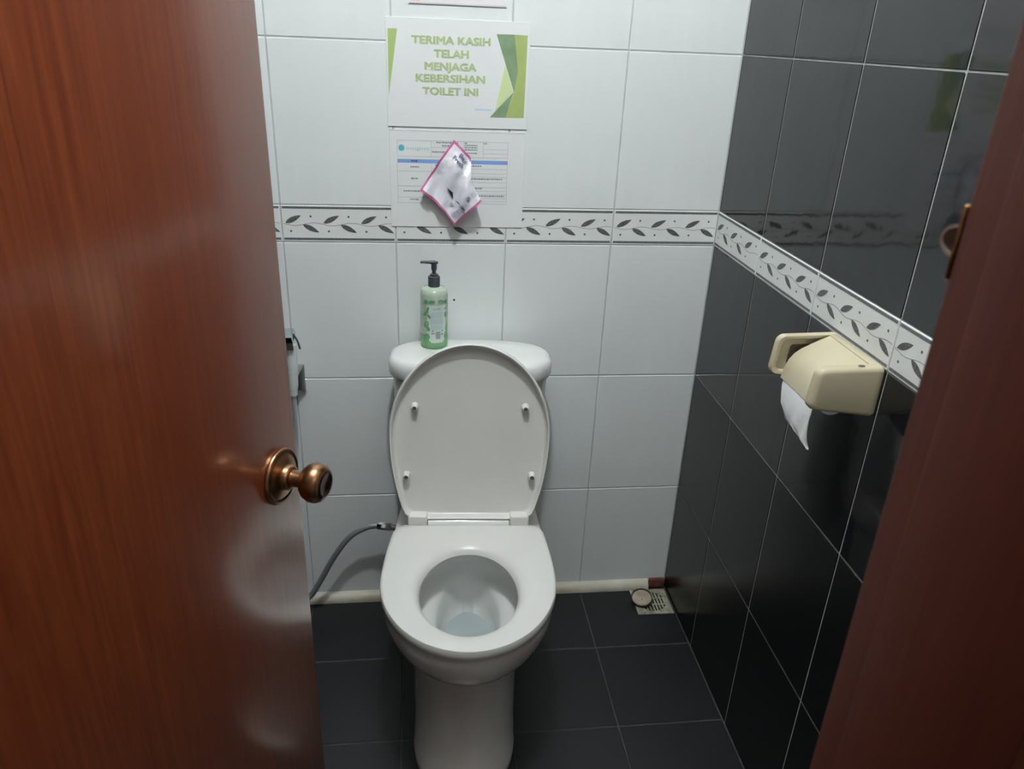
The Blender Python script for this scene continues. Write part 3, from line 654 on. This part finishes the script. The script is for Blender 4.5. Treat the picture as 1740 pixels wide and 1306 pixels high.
# ------------------------------------------------------------------ soap bottle on the tank lid
BX, BY, BZ = -0.4155, -0.060, 0.7858
bo = empty('soap_bottle', (BX, BY, BZ)); setp(bo, 'green pump bottle of hand soap standing on the toilet tank lid', 'bottle')
mb = MB(); prof = [(0.0, 0.0), (0.0290, 0.0), (0.0312, 0.003), (0.0316, 0.010), (0.0316, 0.034), (0.0316, 0.070), (0.0315, 0.108), (0.0312, 0.126), (0.0300, 0.1345), (0.0265, 0.139), (0.0150, 0.142), (0.0132, 0.143), (0.0, 0.143)]
mb.lathe(prof, (0, 0, 0), 'Z', 40, mis=[0, 0, 0, 0, 1, 1, 1, 1, 1, 1, 1, 1, 1]); obj('body', mb, ['soap_green', 'soap_clear'], bo, 40)
def wrap(pts, r): return [(r * math.sin(u / 0.0316), -r * math.cos(u / 0.0316), z) for u, z in pts]
def bdecal(name, items, r, m):
    mb = MB()
    for it in items:
        if isinstance(it, tuple): vs, fs = it; mb.add(wrap(vs, r), fs)
        else:
            a_ = sum(it[i][0] * it[(i + 1) % len(it)][1] - it[(i + 1) % len(it)][0] * it[i][1] for i in range(len(it)))
            it = it if a_ > 0 else list(reversed(it)); mb.add(wrap(it, r), [tuple(range(len(it)))])
    return obj(name, mb, m, bo)
def strip(u0, u1, z0, z1, n=8): return [[(u0 + (u1 - u0) * i / n, z0), (u0 + (u1 - u0) * (i + 1) / n, z0), (u0 + (u1 - u0) * (i + 1) / n, z1), (u0 + (u1 - u0) * i / n, z1)] for i in range(n)]
OFF = 0.006   # label turned a little towards the door
bdecal('label', strip(-0.0235 + OFF, 0.0225 + OFF, 0.040, 0.106, 10) + strip(-0.0185 + OFF, 0.0185 + OFF, 0.020, 0.040, 8) + strip(-0.0145 + OFF, 0.0145 + OFF, 0.0165, 0.020, 6), 0.0319, 'label')
def blob(u, z, a_, b_, rot, n=12): return [(u + a_ * math.cos(t) * math.cos(rot) - b_ * math.sin(t) * math.sin(rot), z + a_ * math.cos(t) * math.sin(rot) + b_ * math.sin(t) * math.cos(rot)) for t in [2 * math.pi * i / n for i in range(n)]]
leaves = [blob(-0.0215 + OFF, 0.096, .0075, .0028, 1.2), blob(-0.0265 + OFF, 0.086, .009, .004, .7), blob(-0.0185 + OFF, 0.080, .006, .003, 2.2), blob(-0.0255 + OFF, 0.060, .009, .006, 1.0), blob(-0.0205 + OFF, 0.050, .007, .004, 1.9), blob(-0.0240 + OFF, 0.030, .008, .007, .4), blob(0.0225 + OFF, 0.082, .0045, .007, .2), blob(0.0215 + OFF, 0.097, .004, .002, .6), blob(0.0245 + OFF, 0.052, .008, .003, 1.3), blob(0.0240 + OFF, 0.036, .010, .005, 1.0), blob(-0.012 + OFF, 0.114, .008, .0045, .2), blob(0.010 + OFF, 0.1145, .009, .0045, -.2), blob(-0.026 + OFF, 0.113, .006, .005, .5), blob(0.0225 + OFF, 0.113, .005, .005, .5)]
bdecal('leaf_print', leaves, 0.0322, 'label_leaf')
bdecal('brand_lettering', [text2d('LUX', -0.0085 + OFF, 0.0075 + OFF, 0.0985, 0.0055, 0.01)], 0.0323, 'ink_dark')
lines = []
for k, (a_, b_) in enumerate([(-.011, .014), (-.0145, .0145), (-.0145, .0145), (-.0145, .0145), (-.013, .0135), (-.0145, .0145), (-.0145, .0145), (-.0145, .013), (-.0145, .0145), (-.0145, .0145), (-.0145, .0125)]):
    lines += strip(a_ + OFF, b_ + OFF, 0.0880 - k * .0034 - (.0025 if k > 3 else 0) - (.0025 if k > 7 else 0), 0.0897 - k * .0034 - (.0025 if k > 3 else 0) - (.0025 if k > 7 else 0), 6)
bdecal('small_print', lines, 0.0323, 'ink_tealpale')['kind'] = 'stuff'
bars = []
for k in range(7): bars += strip(-.003 + OFF, .0075 + OFF, 0.0265 + k * .0026, 0.0281 + k * .0026, 3)
bars += strip(-.0135 + OFF, -.0055 + OFF, .0380, .0405, 3) + [blob(-.010 + OFF, .0455, .0022, .0018, 0), blob(.0118 + OFF, .0455, .0022, .0018, 0), blob(.0118 + OFF, .0375, .0022, .0026, 0)]
bdecal('barcode', bars, 0.0323, 'ink_dark')
mb = MB(); mb.lathe([(0.0, 0.1425), (0.0135, 0.1425), (0.0135, 0.1645), (0.0126, 0.1660), (0.0092, 0.1665), (0.0088, 0.1705), (0.0046, 0.1720), (0.0042, 0.1790), (0.0, 0.1790)], (0, 0, 0), 'Z', 28); pc = obj('pump_collar', mb, 'pump', bo, 35)
mb = MB(); mb.lathe([(0.0, 0.1785), (0.0050, 0.1785), (0.0064, 0.1830), (0.0064, 0.1950), (0.0072, 0.1965), (0.0072, 0.1990), (0.0, 0.1995)], (0, 0, 0), 'Z', 20)
mb.tube([(0.009, 0.000, 0.1968), (-0.004, -0.001, 0.1975), (-0.016, -0.003, 0.1985), (-0.0265, -0.005, 0.1992), (-0.0300, -0.0055, 0.1975)], [0.0030, 0.0042, 0.0034, 0.0030, 0.0026], 12, 4); obj('pump_head', mb, 'pump', bo, 45)

# ------------------------------------------------------------------ toilet paper holder on the dark wall
W_ = ROOM_R - 0.0004
hd = empty('paper_holder', (W_, -0.664, 0.93)); setp(hd, 'cream plastic toilet paper holder on the charcoal wall', 'paper holder')
def rounded(pts, rr, n=6):
    out = []; N = len(pts)
    for i in range(N):
        p, a_, b_ = Vector(pts[i]), Vector(pts[i - 1]), Vector(pts[(i + 1) % N]); r = rr[i]
        da, db = (a_ - p).normalized(), (b_ - p).normalized(); ang = da.angle(db); t = r / math.tan(ang / 2)
        if r <= 0.0002: out.append(tuple(p)); continue
        c = p + (da + db).normalized() * (r / math.sin(ang / 2)); s0, s1 = p + da * t - c, p + db * t - c
        a0 = math.atan2(s0.y, s0.x); a1 = math.atan2(s1.y, s1.x); d = (a1 - a0 + math.pi) % (2 * math.pi) - math.pi
        out += [(c.x + r * math.cos(a0 + d * k / n), c.y + r * math.sin(a0 + d * k / n)) for k in range(n + 1)]
    return out
def inset(loop, d):
    cx, cz = sum(p[0] for p in loop) / len(loop), sum(p[1] for p in loop) / len(loop)
    return [(cx + (x - cx) * (1 - d / 0.05), cz + (z - cz) * (1 - d / 0.042)) if x < W_ - .001 else (x, cz + (z - cz) * (1 - d / 0.042)) for x, z in loop]
cheek = rounded([(W_, 1.0155), (0.1475, 1.0125), (0.1415, 0.9450), (W_, 0.9305)], [0.003, 0.014, 0.013, 0.003])
mb = MB()
mb.loft([[(x, y, z) for x, z in inset(cheek, d)] for d, y in ((0.0, -0.7265), (0.0, -0.7345), (0.0012, -0.7385), (0.0040, -0.7410), (0.008, -0.7418))]); part('end_panel', mb, 'cream', hd, 40)
mb = MB()
mb.loft([[(x, y, z) for x, z in inset(cheek, d)] for d, y in ((0.0030, -0.5870), (0.0, -0.5890), (0.0, -0.5990), (0.0010, -0.6005), (0.0060, -0.6005), (0.0085, -0.5985), (0.0095, -0.5935))]); ep = part('end_panel', mb, 'cream', hd, 40)
mb = MB(); mb.loft([[(x, y, z) for x, z in rounded([(0.2060, 0.9960), (0.1735, 0.9950), (0.1700, 0.9600), (0.2060, 0.9560)], [0.001, 0.005, 0.005, 0.001], 3)] for y in (-0.5936, -0.5942)]); sl = part('recess_shade_patch', mb, 'recess_shade', hd);  # thin dark slab, its colour stands for shade in the panel's hole
mb = MB(); mb.box(0.2352, W_, -0.7300, -0.5960, 0.9990, 1.0150, 0.0020, 2); part('back_bar', mb, 'cream', hd, 40)
mb = MB(); mb.box(W_ - 0.006, W_, -0.7300, -0.5960, 0.9330, 1.0000, 0.001, 1); part('back_plate', mb, 'cream', hd, 40)
fp = [(0.2335, 1.0135), (0.2200, 1.0075), (0.2040, 0.9995), (0.1880, 0.9910), (0.1780, 0.9830), (0.1700, 0.9720), (0.1645, 0.9580), (0.1615, 0.9390)]
def thick(fp, t):
    out = []
    for i in range(len(fp)):
        a_, b_ = Vector(fp[max(0, i - 1)]), Vector(fp[min(len(fp) - 1, i + 1)]); d = (b_ - a_).normalized(); out.append((fp[i][0] - d.y * t, fp[i][1] + d.x * t))
    return out
mb = MB(); inn_ = thick(fp, 0.0024)
loop = fp + list(reversed(inn_))
mb.loft([[(x, y, z) for x, z in loop] for y in (-0.7258, -0.6030)]); part('cover_flap', mb, 'cream', hd, 50)
mb = MB(); mb.lathe([(0.0, 0.0), (0.0035, 0.0), (0.0035, 0.0006), (0.0, 0.0006)], (0.2180, -0.7330, 1.0147), 'Z', 12); mb.v = [(0.2180 + (x - 0.2180) * 1.6, y, z) for x, y, z in mb.v]; part('top_slot_patch', mb, 'recess_shade', hd)  # dark disc painted on in place of an open slot
# roll and hanging sheet
pr = empty('toilet_paper', (0.192, -0.664, 0.93)); setp(pr, 'white toilet paper roll with a torn sheet hanging from the cream holder', 'toilet paper')
mb = MB(); rings = []; rc = (0.1910, 0.9525)
for y, r in ((-0.7250, 0.009), (-0.7255, 0.0235), (-0.7250, 0.0245), (-0.6050, 0.0245), (-0.6045, 0.0235), (-0.6050, 0.009)):
    rings.append([(rc[0] + r * math.cos(a), y, rc[1] + r * math.sin(a)) for a in [2 * math.pi * i / 28 for i in range(28)]])
rings.append(rings[0]); mb.loft(rings, False, False); part('roll', mb, 'tissue', pr, 50)
rowsP = [(0.9550, -0.6110, -0.7170, .1668), (0.9440, -0.6112, -0.7172, .1635), (0.9300, -0.6125, -0.7195, .1612), (0.9150, -0.6190, -0.7215, .1600), (0.9020, -0.6260, -0.7235, .1598), (0.8930, -0.6350, -0.7245, .1600), (0.8860, -0.6470, -0.7255, .1604), (0.8810, -0.6680, -0.7262, .1610), (0.8775, -0.6930, -0.7270, .1616), (0.8735, -0.7130, -0.7285, .1622), (0.8700, -0.7270, -0.7295, .1626)]
mb = MB(); NW = 16; n = NW + 1
for side in (0, 0.0007):
    for z, ya, yb, x in rowsP:
        for i in range(n):
            t = i / NW; y = ya + (yb - ya) * t
            mb.v.append((x + side - 0.0025 * math.sin(math.pi * t) * (0.955 - z) / 0.09 + 0.0012 * math.sin(y * 190 + z * 60) * (0.955 - z) / 0.05, y, z + 0.0011 * math.sin(y * 330) * (1 if z < 0.935 else 0)))
nr = len(rowsP); o_ = nr * n
for k in range(nr - 1):
    for i in range(NW):
        q = (k * n + i, k * n + i + 1, (k + 1) * n + i + 1, (k + 1) * n + i)
        mb.f.append(q); mb.mi.append(0); mb.f.append(tuple(o_ + v for v in reversed(q))); mb.mi.append(0)
part('hanging_sheet', mb, 'tissue', pr, 60)

# ------------------------------------------------------------------ floor drain in the corner and its loose cap
dn = empty('floor_drain', (0.195, -0.070, 0.0)); setp(dn, 'stained square floor drain grate in the corner of the dark wall', 'drain')
cx, cy_, hs = 0.1945, -0.0725, 0.0510
mb = MB(); N = 32; top, rim, btm = [], [], []
sq = []
for i in range(N):
    a = 2 * math.pi * i / N; c_, s_ = math.cos(a), math.sin(a); m_ = max(abs(c_), abs(s_)); sq.append((c_ / m_ * hs, s_ / m_ * hs))
Rr = 0.0405
ringA = [(cx + x, cy_ + y, 0.0003) for x, y in sq]; ringB = [(cx + x, cy_ + y, 0.0036) for x, y in sq]
ringC = [(cx + Rr * math.cos(2 * math.pi * i / N), cy_ + Rr * math.sin(2 * math.pi * i / N), 0.0042) for i in range(N)]
ringD = [(cx + Rr * math.cos(2 * math.pi * i / N), cy_ + Rr * math.sin(2 * math.pi * i / N), 0.0006) for i in range(N)]
mb.loft([ringA, ringB, ringC, ringD]); part('plate', mb, 'drain', dn, 30)
mb = MB(); mb.lathe([(0.0, 0.0), (Rr - .0005, 0.0), (Rr - .0005, 0.0006), (0.0, 0.0006)], (cx, cy_, 0.0008), 'Z', 32); part('sump', mb, 'drain_slot', dn)
for k in range(-4, 5):
    x = k * 0.0092; half = math.sqrt(max(0.0, (Rr - .001) ** 2 - x * x))
    mb = MB(); mb.box(cx + x - 0.0024, cx + x + 0.0024, cy_ - half, cy_ + half, 0.0015, 0.0040, 0.0005, 1); part('bar', mb, 'drain', dn)
for yy in (-0.013, 0.013):
    half = math.sqrt(Rr ** 2 - yy * yy) - .001
    mb = MB(); mb.box(cx - half, cx + half, cy_ + yy - 0.0020, cy_ + yy + 0.0020, 0.0016, 0.0041, 0.0005, 1); part('bar', mb, 'drain', dn)
cp = empty('drain_cap', (0.1640, -0.0745, 0.0215)); cp.rotation_euler = (math.radians(17), math.radians(-10), 0); setp(cp, 'round tarnished drain cap lying tilted on the grate', 'drain cap')
mb = MB(); mb.lathe([(0.0, -0.0120), (0.0270, -0.0120), (0.0285, -0.0100), (0.0300, 0.0010), (0.0292, 0.0022), (0.0272, 0.0018), (0.0262, -0.0040)], (0, 0, 0), 'Z', 40)
mb.f.pop(); mb.mi.pop(); obj('rim', mb, 'cap_rim', cp, 40)
mb = MB(); mb.lathe([(0.0, -0.0060), (0.0263, -0.0060), (0.0263, -0.0038), (0.0, -0.0042)], (0, 0, 0), 'Z', 40); obj('inside', mb, 'cap_inside', cp, 40)
mb = MB(); mb.lathe([(0.0, -0.0042), (0.0016, -0.0042), (0.0014, -0.0032), (0.0, -0.0030)], (0.000, -0.004, 0), 'Z', 10); obj('screw', mb, 'brick', cp, 40)
